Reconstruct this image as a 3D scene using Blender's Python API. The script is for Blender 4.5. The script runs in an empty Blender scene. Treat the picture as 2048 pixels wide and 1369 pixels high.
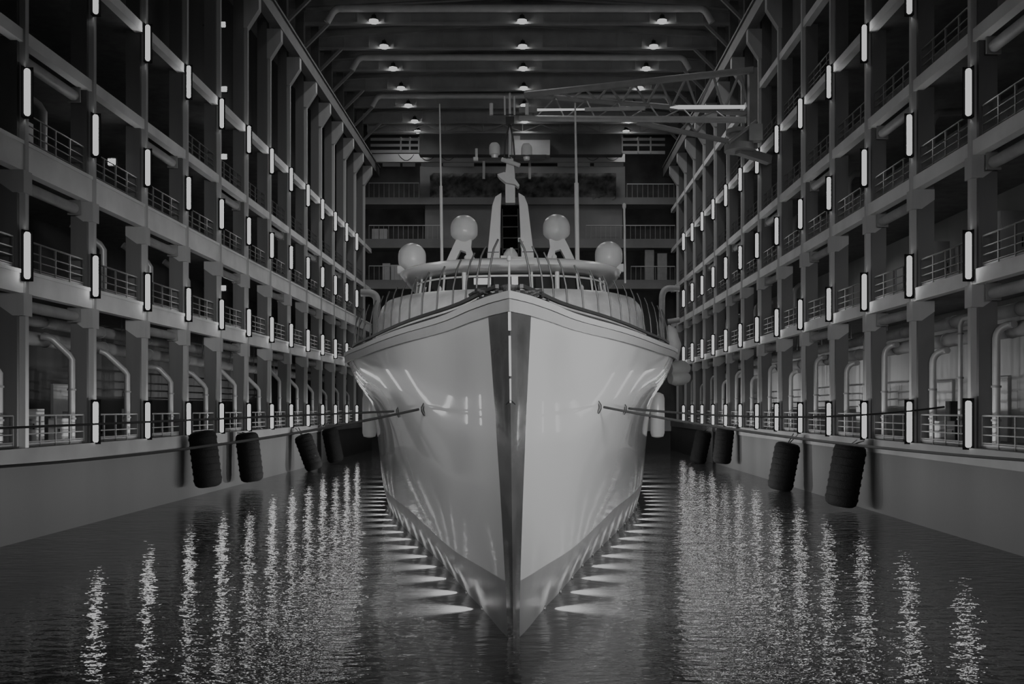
import bpy, math, random
from mathutils import Vector, Matrix, Euler
random.seed(7)
scene = bpy.context.scene
COL = scene.collection
PI = math.pi
F = 1926.0            # focal length in pixels of the 2048 px wide frame
U0, V0, HC = 1064.0, 817.0, 4.4   # vanishing point of the hall, camera height over water

def P(u, v, Y):
    """measured photo point at a known depth -> world"""
    return ((u - U0) * Y / F, Y, HC + (V0 - v) * Y / F)

# ------------------------------------------------------------------ materials
MATS = {}
def mat(name, v, rough=0.6, metal=0.0, var=0.0, scale=2.0, bump=0.0, bscale=None, coat=0.0, streak=False, spec=0.5, foot_shade=False):
    if name in MATS: return MATS[name]
    m = bpy.data.materials.new(name); m.use_nodes = True
    nt = m.node_tree; b = nt.nodes['Principled BSDF']
    b.inputs['Roughness'].default_value = rough
    b.inputs['Metallic'].default_value = metal
    b.inputs['Specular IOR Level'].default_value = spec
    if coat:
        b.inputs['Coat Weight'].default_value = coat
        b.inputs['Coat Roughness'].default_value = 0.04
    tc = nt.nodes.new('ShaderNodeTexCoord')
    n = nt.nodes.new('ShaderNodeTexNoise'); n.inputs['Scale'].default_value = scale
    n.inputs['Detail'].default_value = 5
    mp = nt.nodes.new('ShaderNodeMapping')
    if streak: mp.inputs['Scale'].default_value = (1, 1, 0.12)
    nt.links.new(tc.outputs['Object'], mp.inputs['Vector'])
    nt.links.new(mp.outputs['Vector'], n.inputs['Vector'])
    r = nt.nodes.new('ShaderNodeMapRange')
    r.inputs['From Min'].default_value = 0.3; r.inputs['From Max'].default_value = 0.7
    r.inputs['To Min'].default_value = max(0, v * (1 - var)); r.inputs['To Max'].default_value = v * (1 + var)
    nt.links.new(n.outputs['Fac'], r.inputs['Value'])
    nt.links.new(r.outputs['Result'], b.inputs['Base Color'])
    if bump:
        n2 = nt.nodes.new('ShaderNodeTexNoise'); n2.inputs['Scale'].default_value = bscale or scale * 4
        n2.inputs['Detail'].default_value = 4
        nt.links.new(tc.outputs['Object'], n2.inputs['Vector'])
        bp = nt.nodes.new('ShaderNodeBump'); bp.inputs['Strength'].default_value = bump
        bp.inputs['Distance'].default_value = 0.1
        nt.links.new(n2.outputs['Fac'], bp.inputs['Height'])
        nt.links.new(bp.outputs['Normal'], b.inputs['Normal'])
    if foot_shade:  # shade painted in: base colour darkens towards the waterline
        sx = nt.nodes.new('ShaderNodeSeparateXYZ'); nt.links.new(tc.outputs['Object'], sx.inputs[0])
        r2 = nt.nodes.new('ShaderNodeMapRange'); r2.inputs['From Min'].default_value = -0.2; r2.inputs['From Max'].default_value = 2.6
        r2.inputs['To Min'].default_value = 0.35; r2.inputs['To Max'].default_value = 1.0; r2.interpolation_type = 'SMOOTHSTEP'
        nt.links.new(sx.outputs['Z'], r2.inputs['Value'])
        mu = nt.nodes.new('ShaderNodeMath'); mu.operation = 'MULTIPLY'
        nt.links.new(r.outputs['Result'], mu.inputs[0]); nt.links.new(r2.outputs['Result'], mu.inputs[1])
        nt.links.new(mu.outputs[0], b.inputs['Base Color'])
    MATS[name] = m
    return m
def emit(name, v, s):
    m = bpy.data.materials.new(name); m.use_nodes = True
    b = m.node_tree.nodes['Principled BSDF']
    b.inputs['Base Color'].default_value = (v, v, v, 1)
    b.inputs['Emission Color'].default_value = (1, 1, 1, 1)
    b.inputs['Emission Strength'].default_value = s
    MATS[name] = m
    return m

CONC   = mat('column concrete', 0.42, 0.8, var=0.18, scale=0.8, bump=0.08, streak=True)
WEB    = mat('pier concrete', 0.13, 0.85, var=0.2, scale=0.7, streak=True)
BEAM   = mat('edge beam concrete', 0.74, 0.8, var=0.15, scale=0.5, bump=0.05)
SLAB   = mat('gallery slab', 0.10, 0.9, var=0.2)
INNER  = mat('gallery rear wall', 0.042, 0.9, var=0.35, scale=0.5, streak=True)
DOCK   = mat('dock wall concrete', 0.028, 0.65, var=0.22, scale=0.35, bump=0.05, streak=True, foot_shade=True)
RBEAM  = mat('edge beam concrete light', 0.66, 0.8, var=0.15, scale=0.5, bump=0.05)
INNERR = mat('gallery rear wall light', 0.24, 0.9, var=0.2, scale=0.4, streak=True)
COPE   = mat('coping concrete', 0.085, 0.7, var=0.2, scale=0.6, bump=0.06)
STEEL  = mat('painted steel', 0.22, 0.55, var=0.12, scale=1.5)
ROOFM  = mat('roof deck', 0.2, 0.8, var=0.2, scale=0.6)
RDUCT  = mat('roof duct sheet', 0.6, 0.45, var=0.1, scale=1.0)
DGIRD  = mat('dark crane steel', 0.09, 0.6, var=0.2, scale=0.8)
GIRD   = mat('girder steel', 0.28, 0.6, var=0.15, scale=0.8)
GALV   = mat('galvanised duct', 0.42, 0.4, metal=0.3, var=0.12, scale=1.2)
PIPE   = mat('insulated pipe', 0.30, 0.55, var=0.15, scale=1.5)
RAILM  = mat('railing steel', 0.10, 0.5, var=0.1)
DOORM  = mat('door leaf', 0.36, 0.6, var=0.06)
CAB    = mat('cabinet paint', 0.34, 0.5, var=0.08)
BLACK  = mat('black enamel', 0.012, 0.5)
DEADBLK  = mat('dead black', 0.0015, 1.0, spec=0.0)
RUB    = mat('fender rubber', 0.004, 0.85, var=0.3, scale=5, bump=0.25, spec=0.1)
ROPE   = mat('dark rope', 0.012, 0.9, bump=0.2, bscale=60)
HULL   = mat('white hull paint', 0.62, 0.22, var=0.02, scale=0.25, coat=0.8)
BOOT   = mat('boot top paint', 0.20, 0.35, var=0.25, scale=0.8)
CHROME = mat('polished stem steel', 0.36, 0.13, metal=0.85, var=0.35, scale=0.9, bump=0.12, bscale=0.9)
WHITE  = mat('white gel coat', 0.64, 0.3, var=0.03, coat=0.3)
WRAP   = mat('plastic wrap', 0.50, 0.35, var=0.2, scale=1.6, bump=1.0, bscale=1.1)
CAPM   = mat('cap rail paint', 0.42, 0.3, var=0.05)
BANDSH  = mat('sheer band shade', 0.33, 0.3, var=0.05)  # darker tone stands for shade and reflection below the cap rail
DARKST = mat('dark bulwark cloth', 0.016, 0.6, var=0.5, scale=3, bump=0.5)
DECKM  = mat('deck', 0.14, 0.7, var=0.2)
GLASSM = mat('tinted bridge glass', 0.02, 0.06, spec=0.8)
MASTM  = mat('mast paint', 0.58, 0.4, var=0.04)
BACKW  = mat('end wall panel', 0.15, 0.8, var=0.25, scale=0.25)
BACKL  = mat('end wall light beam', 0.34, 0.7, var=0.12, scale=0.5)
BACKD  = mat('end wall recess', 0.05, 0.9, var=0.4, scale=0.5)
MESHM  = mat('crumpled dark mesh', 0.07, 0.8, var=0.9, scale=1.3, bump=1.0, bscale=1.2)
TUBE   = emit('tube light', 0.8, 9.0)
BAYL   = emit('high bay lens', 0.8, 18.0)
GLOW   = mat('underwater lamp lens', 0.06, 0.3)
SCREEN = emit('lit bridge interior', 0.8, 0.28)
STRIP  = emit('crane strip light', 0.8, 0.7)

# ------------------------------------------------------------------ mesh builder
class MB:
    def __init__(s): s.v = []; s.f = []
    def box(s, x0, x1, y0, y1, z0, z1):
        b = len(s.v)
        s.v += [(x0,y0,z0),(x1,y0,z0),(x1,y1,z0),(x0,y1,z0),(x0,y0,z1),(x1,y0,z1),(x1,y1,z1),(x0,y1,z1)]
        s.f += [(b,b+3,b+2,b+1),(b+4,b+5,b+6,b+7),(b,b+1,b+5,b+4),(b+1,b+2,b+6,b+5),(b+2,b+3,b+7,b+6),(b+3,b,b+4,b+7)]
        return s
    def cbox(s, c, d):
        return s.box(c[0]-d[0]/2,c[0]+d[0]/2,c[1]-d[1]/2,c[1]+d[1]/2,c[2]-d[2]/2,c[2]+d[2]/2)
    def bbox(s, x0, x1, y0, y1, z0, z1, r):
        """box with chamfered edges around z"""
        pts = [(x0+r,y0),(x1-r,y0),(x1,y0+r),(x1,y1-r),(x1-r,y1),(x0+r,y1),(x0,y1-r),(x0,y0+r)]
        return s.prism(pts, z0, z1)
    def prism(s, pts, z0, z1):
        b = len(s.v); n = len(pts)
        s.v += [(p[0],p[1],z0) for p in pts] + [(p[0],p[1],z1) for p in pts]
        s.f.append(tuple(b+i for i in reversed(range(n)))); s.f.append(tuple(b+n+i for i in range(n)))
        for i in range(n):
            j = (i+1) % n; s.f.append((b+i,b+j,b+n+j,b+n+i))
        return s
    def prism_axis(s, pts, a0, a1, axis):
        """polygon in the plane perpendicular to axis ('x': (y,z), 'y': (x,z))"""
        b = len(s.v); n = len(pts)
        if axis == 'x':
            s.v += [(a0,p[0],p[1]) for p in pts] + [(a1,p[0],p[1]) for p in pts]
        else:
            s.v += [(p[0],a0,p[1]) for p in pts] + [(p[0],a1,p[1]) for p in pts]
        s.f.append(tuple(b+i for i in reversed(range(n)))); s.f.append(tuple(b+n+i for i in range(n)))
        for i in range(n):
            j = (i+1) % n; s.f.append((b+i,b+j,b+n+j,b+n+i))
        return s
    def tube(s, pts, r, n=10, cap=True):
        pts = [Vector(p) for p in pts]
        rr = r if isinstance(r, (list, tuple)) else [r]*len(pts)
        b = len(s.v); up = None
        for i, p in enumerate(pts):
            t = (pts[min(i+1,len(pts)-1)] - pts[max(i-1,0)]).normalized()
            if up is None:
                a = Vector((0,0,1)) if abs(t.z) < 0.9 else Vector((1,0,0))
                up = (a - t*a.dot(t)).normalized()
            else:
                up = (up - t*up.dot(t)).normalized()
            w = t.cross(up)
            for k in range(n):
                a = 2*PI*k/n
                q = p + (up*math.cos(a) + w*math.sin(a))*rr[i]
                s.v.append(tuple(q))
        for i in range(len(pts)-1):
            for k in range(n):
                k2 = (k+1) % n
                s.f.append((b+i*n+k, b+i*n+k2, b+(i+1)*n+k2, b+(i+1)*n+k))
        if cap:
            s.f.append(tuple(b+k for k in reversed(range(n))))
            s.f.append(tuple(b+(len(pts)-1)*n+k for k in range(n)))
        return s
    def bar(s, p, q, w, h):
        """rectangular bar from p to q"""
        p, q = Vector(p), Vector(q); t = (q-p).normalized()
        a = Vector((0,0,1)) if abs(t.z) < 0.95 else Vector((0,1,0))
        side = t.cross(a).normalized(); up = side.cross(t).normalized()
        b = len(s.v)
        for c in (p, q):
            for (i, j) in ((-1,-1),(1,-1),(1,1),(-1,1)):
                s.v.append(tuple(c + side*(w/2*i) + up*(h/2*j)))
        s.f += [(b,b+3,b+2,b+1),(b+4,b+5,b+6,b+7)] + [(b+i,b+(i+1)%4,b+4+(i+1)%4,b+4+i) for i in range(4)]
        return s
    def lathe(s, prof, c=(0,0,0), n=24):
        b = len(s.v)
        for (r, z) in prof:
            for k in range(n):
                a = 2*PI*k/n
                s.v.append((c[0]+r*math.cos(a), c[1]+r*math.sin(a), c[2]+z))
        for i in range(len(prof)-1):
            for k in range(n):
                k2 = (k+1) % n
                s.f.append((b+i*n+k, b+i*n+k2, b+(i+1)*n+k2, b+(i+1)*n+k))
        s.f.append(tuple(b+k for k in reversed(range(n))))
        s.f.append(tuple(b+(len(prof)-1)*n+k for k in range(n)))
        return s
    def grid(s, rows, close=False, flip=False):
        b = len(s.v); nr = len(rows); nc = len(rows[0])
        for r in rows: s.v += [tuple(p) for p in r]
        for i in range(nr-1):
            for j in range(nc if close else nc-1):
                j2 = (j+1) % nc
                q = (b+i*nc+j, b+i*nc+j2, b+(i+1)*nc+j2, b+(i+1)*nc+j)
                s.f.append(q[::-1] if flip else q)
        return s
    def poly(s, pts):
        b = len(s.v); s.v += [tuple(p) for p in pts]; s.f.append(tuple(range(b, b+len(pts)))); return s
    def build(s, name, m, parent=None, smooth=None, loc=None):
        me = bpy.data.meshes.new(name); me.from_pydata(s.v, [], s.f); me.update()
        if smooth is not None:
            me.shade_smooth(); me.set_sharp_from_angle(angle=math.radians(smooth))
        me.materials.append(m)
        o = bpy.data.objects.new(name, me); COL.objects.link(o)
        if loc: o.location = loc
        if parent: o.parent = parent
        return o

def tag(o, label=None, cat=None, group=None, kind=None):
    if label: o['label'] = label
    if cat: o['category'] = cat
    if group: o['group'] = group
    if kind: o['kind'] = kind
    return o
def empty(name, loc=(0,0,0), rz=0.0, label=None, cat=None, group=None, kind=None):
    o = bpy.data.objects.new(name, None); COL.objects.link(o)
    o.location = loc; o.rotation_euler = (0,0,rz); o.empty_display_size = 0.2
    return tag(o, label, cat, group, kind)
def copy_tree(o, parent=None):
    c = o.copy(); COL.objects.link(c)
    if parent: c.parent = parent
    for ch in o.children: copy_tree(ch, c)
    return c
ORD = ['nearest','second','third','fourth','fifth','sixth','seventh','eighth','ninth','tenth','eleventh','twelfth','thirteenth','fourteenth','fifteenth']

# ------------------------------------------------------------------ setting measures
XL, XR = -16.83, 14.57
D0, BAY, NK = 32.1, 5.0, 14
YEND = 101.5
ZQ = 3.07
LEVELS = [9.0, 13.3, 17.0, 21.15]          # gallery floor tops
LEVNAME = ['quay level', 'first gallery', 'second gallery', 'third gallery', 'fourth gallery', 'top gallery']
def yk(k): return D0 + BAY * k
SIDES = [('left', -1, XL), ('right', 1, XR)]
YN = 14.0   # where the modelled hall begins

# water
w = MB().poly([(XL-0.5,-6,0),(XR+0.5,-6,0),(XR+0.5,YEND,0),(XL-0.5,YEND,0)]).build('water', None)
wm = bpy.data.materials.new('dock water'); wm.use_nodes = True
nt = wm.node_tree; b = nt.nodes['Principled BSDF']
b.inputs['Base Color'].default_value = (0.045,0.045,0.045,1)
b.inputs['Roughness'].default_value = 0.055
b.inputs['IOR'].default_value = 1.33; b.inputs['Specular IOR Level'].default_value = 0.27
tc = nt.nodes.new('ShaderNodeTexCoord')
def wnoise(sx, sy, sc, det):
    mp = nt.nodes.new('ShaderNodeMapping'); mp.inputs['Scale'].default_value = (sx, sy, 1)
    nt.links.new(tc.outputs['Object'], mp.inputs['Vector'])
    n = nt.nodes.new('ShaderNodeTexNoise'); n.inputs['Scale'].default_value = sc; n.inputs['Detail'].default_value = det
    nt.links.new(mp.outputs['Vector'], n.inputs['Vector']); return n
n1 = wnoise(0.7, 1.3, 2.6, 3); n2 = wnoise(0.5, 1.0, 0.55, 2)
bp1 = nt.nodes.new('ShaderNodeBump'); bp1.inputs['Strength'].default_value = 0.30; bp1.inputs['Distance'].default_value = 0.10
bp2 = nt.nodes.new('ShaderNodeBump'); bp2.inputs['Strength'].default_value = 0.10; bp2.inputs['Distance'].default_value = 0.3
sxw = nt.nodes.new('ShaderNodeSeparateXYZ'); nt.links.new(tc.outputs['Object'], sxw.inputs[0])
mrw = nt.nodes.new('ShaderNodeMapRange'); mrw.inputs['From Min'].default_value = 1; mrw.inputs['From Max'].default_value = 9
mrw.inputs['To Min'].default_value = 0.27; mrw.inputs['To Max'].default_value = 0.46
nt.links.new(sxw.outputs['X'], mrw.inputs['Value']); nt.links.new(mrw.outputs['Result'], bp1.inputs['Strength'])
nt.links.new(n1.outputs['Fac'], bp1.inputs['Height']); nt.links.new(n2.outputs['Fac'], bp2.inputs['Height'])
nt.links.new(bp2.outputs['Normal'], bp1.inputs['Normal']); nt.links.new(bp1.outputs['Normal'], b.inputs['Normal'])
w.data.materials.clear(); w.data.materials.append(wm)
tag(w, 'dark rippled dock water around the yacht', 'water', kind='structure')

# dock walls, quays, gallery shells
for (sn, s, X) in SIDES:
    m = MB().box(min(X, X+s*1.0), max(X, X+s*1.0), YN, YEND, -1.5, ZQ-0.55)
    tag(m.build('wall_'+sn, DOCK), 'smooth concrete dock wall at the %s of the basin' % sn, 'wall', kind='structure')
    m = MB().box(min(X-s*0.06, X+s*1.0), max(X-s*0.06, X+s*1.0), YN, YEND, ZQ-0.55, ZQ)
    tag(m.build('coping', COPE), 'pale concrete coping along the %s dock wall top' % sn, 'coping', kind='structure')
    depth = 5.6 if s < 0 else 4.2
    m = MB().box(min(X+s*1.0, X+s*depth), max(X+s*1.0, X+s*depth), YN, YEND, ZQ-0.4, ZQ)
    tag(m.build('floor', COPE), 'concrete quay floor along the %s side' % sn, 'floor', kind='structure')
    xr = X + s*depth
    m = MB().box(min(xr, xr+s*0.3), max(xr, xr+s*0.3), YN, YEND+2, ZQ, 36)
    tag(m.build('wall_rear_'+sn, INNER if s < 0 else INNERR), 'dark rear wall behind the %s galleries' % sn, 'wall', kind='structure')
    for li, z in enumerate(LEVELS + ([25.4] if s > 0 else [])):
        h = [0.78, 1.0, 0.42, 0.42, 0.4][li] if s < 0 else [0.5, 0.52, 0.42, 0.40, 0.42][li]
        m = MB()
        x0, x1 = X + s*0.07, X + s*0.42
        m.box(min(x0,x1), max(x0,x1), YN, YEND, z-h, z)
        if s < 0 and li < 2:   # shadow groove along the deep beams
            xa = X + s*0.03
            m.box(min(xa,x1), max(xa,x1), YN, YEND, z-0.12, z)
        tag(m.build('floor_beam', BEAM if s < 0 else RBEAM), 'long concrete edge beam of the %s, %s side' % (LEVNAME[li+1], sn), 'beam', kind='structure')
        m = MB().box(min(X+s*0.42, xr), max(X+s*0.42, xr), YN, YEND, z-0.3, z-0.04)
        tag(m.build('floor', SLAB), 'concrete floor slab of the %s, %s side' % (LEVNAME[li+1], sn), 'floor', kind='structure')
    # crane runway beam
    xa, xb = X - s*0.75, X - s*0.15
    m = MB().box(min(xa,xb), max(xa,xb), YN, YEND, 28.8, 29.7)
    m.box(min(xa-s*0.1,xb+s*.1), max(xa-s*.1,xb+s*.1), YN, YEND, 29.7, 29.85)
    tag(m.build('runway_beam', DGIRD), 'dark crane runway beam on top of the %s columns' % sn, 'beam', kind='structure')

# columns
for (sn, s, X) in SIDES:
    proto = None
    for k in range(-2, NK):
        if proto is None:
            m = MB()
            xw0, xw1 = sorted((0, s*0.2)); m.box(xw0, xw1, -0.11, 0.11, ZQ, 28.2)                                   # front flange
            xw0, xw1 = sorted((s*0.2, s*0.82)); m.box(xw0, xw1, -0.26, 0.26, ZQ, 36)   # web
            # corbel swelling towards the hall
            pts = [(0,26.9),(-s*0.7,28.0),(-s*0.7,28.8),(s*0.2,28.8),(s*0.2,26.9)]
            m.prism_axis(pts if s<0 else pts[::-1], -0.24, 0.24, 'y')
            for z, h in zip(LEVELS[:2], (0.78, 1.0) if s < 0 else (0.5, 0.52)):        # seat under each beam
                zz = z - h
                xa, xb = sorted((-s*0.03, s*0.34)); m.box(xa, xb, -0.27, 0.27, zz-0.75, zz)
                m.prism_axis([(s*0.34,zz-0.75),(s*0.34,zz),(s*0.83,zz),(s*0.83,zz-0.4)][::1 if s>0 else -1], -0.268, 0.268, 'y')
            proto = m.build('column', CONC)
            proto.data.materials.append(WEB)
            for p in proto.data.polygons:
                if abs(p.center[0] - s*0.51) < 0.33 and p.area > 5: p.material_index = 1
            o = proto
        else:
            o = proto.copy(); COL.objects.link(o)
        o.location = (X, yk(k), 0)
        place = '%s column from the camera' % ORD[k] if k >= 0 else ('column just behind the frame edge' if k == -1 else 'column beside the camera')
        tag(o, 'slim concrete %s, %s gallery front' % (place, sn), 'column', 'gallery columns', kind='structure')

# end wall and roof
m = MB().box(XL-6, XR+5, YEND+2.2, YEND+2.6, -1, 36)
tag(m.build('wall_back', BACKD), 'dark end wall of the dock hall', 'wall', kind='structure')
m = MB().box(XL, XR, YEND-0.2, YEND+2.2, -1.5, 2.0)
tag(m.build('wall_end', BLACK), 'low dark dock gate at the far end', 'wall', kind='structure')
m = MB().box(XL, XR, YEND-0.6, YEND+2.2, 2.0, 3.2); m.box(XL, XR, YEND-0.6, YEND-0.5, 3.2, 3.35)
tag(m.build('trim_3', BACKL), 'pale concrete sill above the dock gate', 'trim', kind='structure')
mid = (XL+XR)/2
m = MB()
xs = [XL-6, mid, XR+5]
m.grid([[(xs[0],YN,34.6),(xs[1],YN,35.7),(xs[2],YN,34.6)],[(xs[0],YEND+2.4,34.6),(xs[1],YEND+2.4,35.7),(xs[2],YEND+2.4,34.6)]], flip=True)
for k in range(40):   # standing seams
    y = yk(4) + k*1.5
    if y < YEND:
        m.grid([[(xs[0],y,34.55),(xs[1],y,35.65),(xs[2],y,34.55)],[(xs[0],y+0.12,34.55),(xs[1],y+0.12,35.65),(xs[2],y+0.12,34.55)]], flip=True)
tag(m.build('ceiling', ROOFM), 'dark sheet metal roof underside', 'ceiling', kind='structure')

# roof girders with stiffeners, ducts and lamps
def girder(k):
    y = yk(k); m = MB()
    zb = 33.25
    top = (34.95, 34.0)
    xa, xb = XL-0.2, XR+0.2
    m.prism_axis([(xa,zb),(xb,zb),(xb,top[1]),(mid,top[0]),(xa,top[1])], y-0.02, y+0.02, 'y')
    m.box(xa, xb, y-0.18, y+0.18, zb-0.12, zb+0.02)
    m.bar((xa,y,top[1]+0.05),(mid,y,top[0]+0.05),0.34,0.1); m.bar((mid,y,top[0]+0.05),(xb,y,top[1]+0.05),0.34,0.1)
    n = 16
    for i in range(n+1):
        x = xa + (xb-xa)*i/n
        t = 1 - abs(x-mid)/(xb-mid)
        m.box(x-0.03, x+0.03, y-0.14, y+0.14, zb, top[1] + (top[0]-top[1])*max(0,t))
    # knee braces into the side columns
    for s, X in ((-1, XL), (1, XR)):
        m.bar((X+s*0.4, y, 31.2), (X-s*1.6, y, 33.2), 0.2, 0.2)
    return m.build('roof_beam', GIRD)
for k in range(5, 14):
    o = girder(k)
    tag(o, '%s transverse roof girder from the camera with pitched top' % ORD[k-5], 'girder', kind='structure')
for i, k in enumerate((6, 8, 10, 12)):
    y = yk(k) - 0.55; x0, x1, z = XL+2.6, XR-2.2, 34.12
    e = empty('ventilation_duct', (mid, y, z), 0, '%s round ventilation duct crossing under the roof' % ORD[i], 'duct', 'roof ducts')
    c = (x0-mid, x1-mid)
    MB().tube([(c[0],0,0),(c[1],0,0)], 0.27, 14).build('duct', RDUCT, e, smooth=40)
    for sgn, cx in ((-1, c[0]), (1, c[1])):
        pts = [(cx,0,0)]
        for j in range(1,6):
            a = j/5*PI/3
            pts.append((cx+sgn*0.7*math.sin(a), 0, -0.7*(1-math.cos(a))))
        a = PI/3
        pts.append((pts[-1][0]+sgn*0.8*math.cos(a), 0, pts[-1][2]-0.8*math.sin(a)))
        MB().tube(pts, 0.25, 12).build('elbow', RDUCT, e, smooth=50)
# high bay lamps
lampx = (-11.8, -0.74, 9.7)
rows = [yk(k) for k in range(7, 14)] + [99.6]
e = empty('high_bay_lamp', (0,0,0))
MB().lathe([(0.05,0.42),(0.16,0.40),(0.2,0.2),(0.36,0.06),(0.38,0.0),(0.33,0.0)], n=20).build('housing', BLACK, e, smooth=40)
MB().lathe([(0.32,0.01),(0.33,-0.06),(0.26,-0.17),(0.12,-0.22),(0.02,-0.23)], n=20).build('lens', BAYL, e, smooth=60)
MB().tube([(0,0,0.4),(0,0.25,0.62)], 0.03, 6).build('hanger', BLACK, e)
first = True
for ri, y in enumerate(rows):
    for ci, x in enumerate(lampx):
        if ri == 7 and ci == 1: continue
        o = e if first else copy_tree(e); first = False
        o.location = (x, y-0.3, 33.32 if ri < 7 else 33.0)
        tag(o, 'round high bay lamp, %s roof row, %s of the three' % (ORD[ri], ('left','middle','right')[ci]), 'lamp', 'high bay roof lamps')

# tube lamps on the columns
lz = [3.07, 8.66, 14.07, 19.5]
proto = {}
for (sn, s, X) in SIDES:
    e = empty('tube_lamp', (0,0,0))
    xc = -s*0.12; xo = xc+s*0.135
    mp0 = MB().box(xc-0.145, xc+0.145, -0.125, -0.1, -0.05, 1.66).box(xo-0.01, xo+0.01, -0.32, -0.1, -0.05, 1.66)  # added black plate and flange: dark outline, keeps tube light off the post
    mp0.build('light_shield', DEADBLK, e)
    m = MB(); yc = -0.22
    m.tube([(xc,yc,0.03),(xc,yc,0.06),(xc,yc,0.1),(xc,yc,1.5),(xc,yc,1.54),(xc,yc,1.57)], [0.05,0.08,0.092,0.092,0.08,0.05], 14)
    m.build('diffuser', TUBE, e, smooth=50)
    first = True
    for li, z in enumerate(lz):
        for k in range(0, 13):
            if sn == 'left' and k == 0 and li in (0, 3): continue
            if sn == 'right' and k == 0 and li == 3: continue
            o = e if first else copy_tree(e); first = False
            o.location = (X, yk(k), z)
            tag(o, 'glowing tube lamp on %s %s column, %s row' % (ORD[k], sn, ('quay','lower','middle','upper')[li]), 'lamp', 'column tube lamps')

# railings
def rail_proto(n_post, full):
    L = BAY - 0.7
    e = empty('railing', (0,0,0))
    posts = [-L/2 + L*i/(n_post-1) for i in range(n_post)]
    zs = [0.18, 0.45, 0.72, 1.08]
    if full:
        for y in posts: MB().box(-0.03, 0.03, y-0.03, y+0.03, 0, 1.08).build('post', RAILM, e)
        for z in zs: MB().tube([(0,-L/2,z),(0,L/2,z)], 0.025 if z < 1 else 0.035, 6).build('rail', RAILM, e)
        m = MB().box(-0.012, 0.012, -L/2, L/2, 0.02, 0.14); m.build('toe_board', RAILM, e)
    else:
        m = MB()
        for y in posts: m.box(-0.03, 0.03, y-0.03, y+0.03, 0, 1.08)
        for z in zs: m.tube([(0,-L/2,z),(0,L/2,z)], 0.03, 5)
        m.build('bars', RAILM, e)
    return e
RF, RS = rail_proto(5, True), rail_proto(5, False)
usedF = usedS = False
for (sn, s, X) in SIDES:
    levs = [(0, ZQ)] + [(i+1, z) for i, z in enumerate(LEVELS[:3] if s < 0 else LEVELS)]
    for li, z in levs:
        for k in range(-1, 13):
            if k == -1 and s < 0 and li > 1: continue
            if k < 3 and li >= 4: continue
            if k == -1 and li >= 3: continue
            if s < 0 and li >= 3 and k < 3: continue
            full = k < 5
            if full:
                o = RF if not usedF else copy_tree(RF); usedF = True
            else:
                o = RS if not usedS else copy_tree(RS); usedS = True
            o.location = (X + s*0.30, yk(k)+BAY/2, z)
            tag(o, 'grey steel railing, %s, %s bay %s side' % (LEVNAME[li], ORD[k+1], sn), 'railing', 'gallery railings')

# horizontal cylinders under the beams
for (sn, s, X) in SIDES:
    e = empty('ventilation_cylinder', (0,0,0))
    L = 3.9
    MB().tube([(0,-L/2,0),(0,L/2,0)], 0.2, 14).build('cylinder', PIPE, e, smooth=40)
    for y in (-L/2, L/2):
        MB().box(-0.24, 0.24, y-0.04, y+0.04, -0.24, 0.32).build('bracket', STEEL, e)
    first = True
    for li, z in enumerate(LEVELS[:3]):
        h = ([0.78, 1.0, 0.42] if s < 0 else [0.5, 0.52, 0.42])[li]
        for k in (range(0, 12, 2) if s < 0 else range(-1, 12, 2)):
            o = e if first else copy_tree(e); first = False
            o.location = (X + s*0.55, yk(k)+BAY/2, z - h - 0.32)
            tag(o, 'grey cylinder hung under the %s beam, %s bay %s side' % (LEVNAME[li+1], ORD[k+1], sn), 'duct', 'cylinders under gallery beams')

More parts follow.
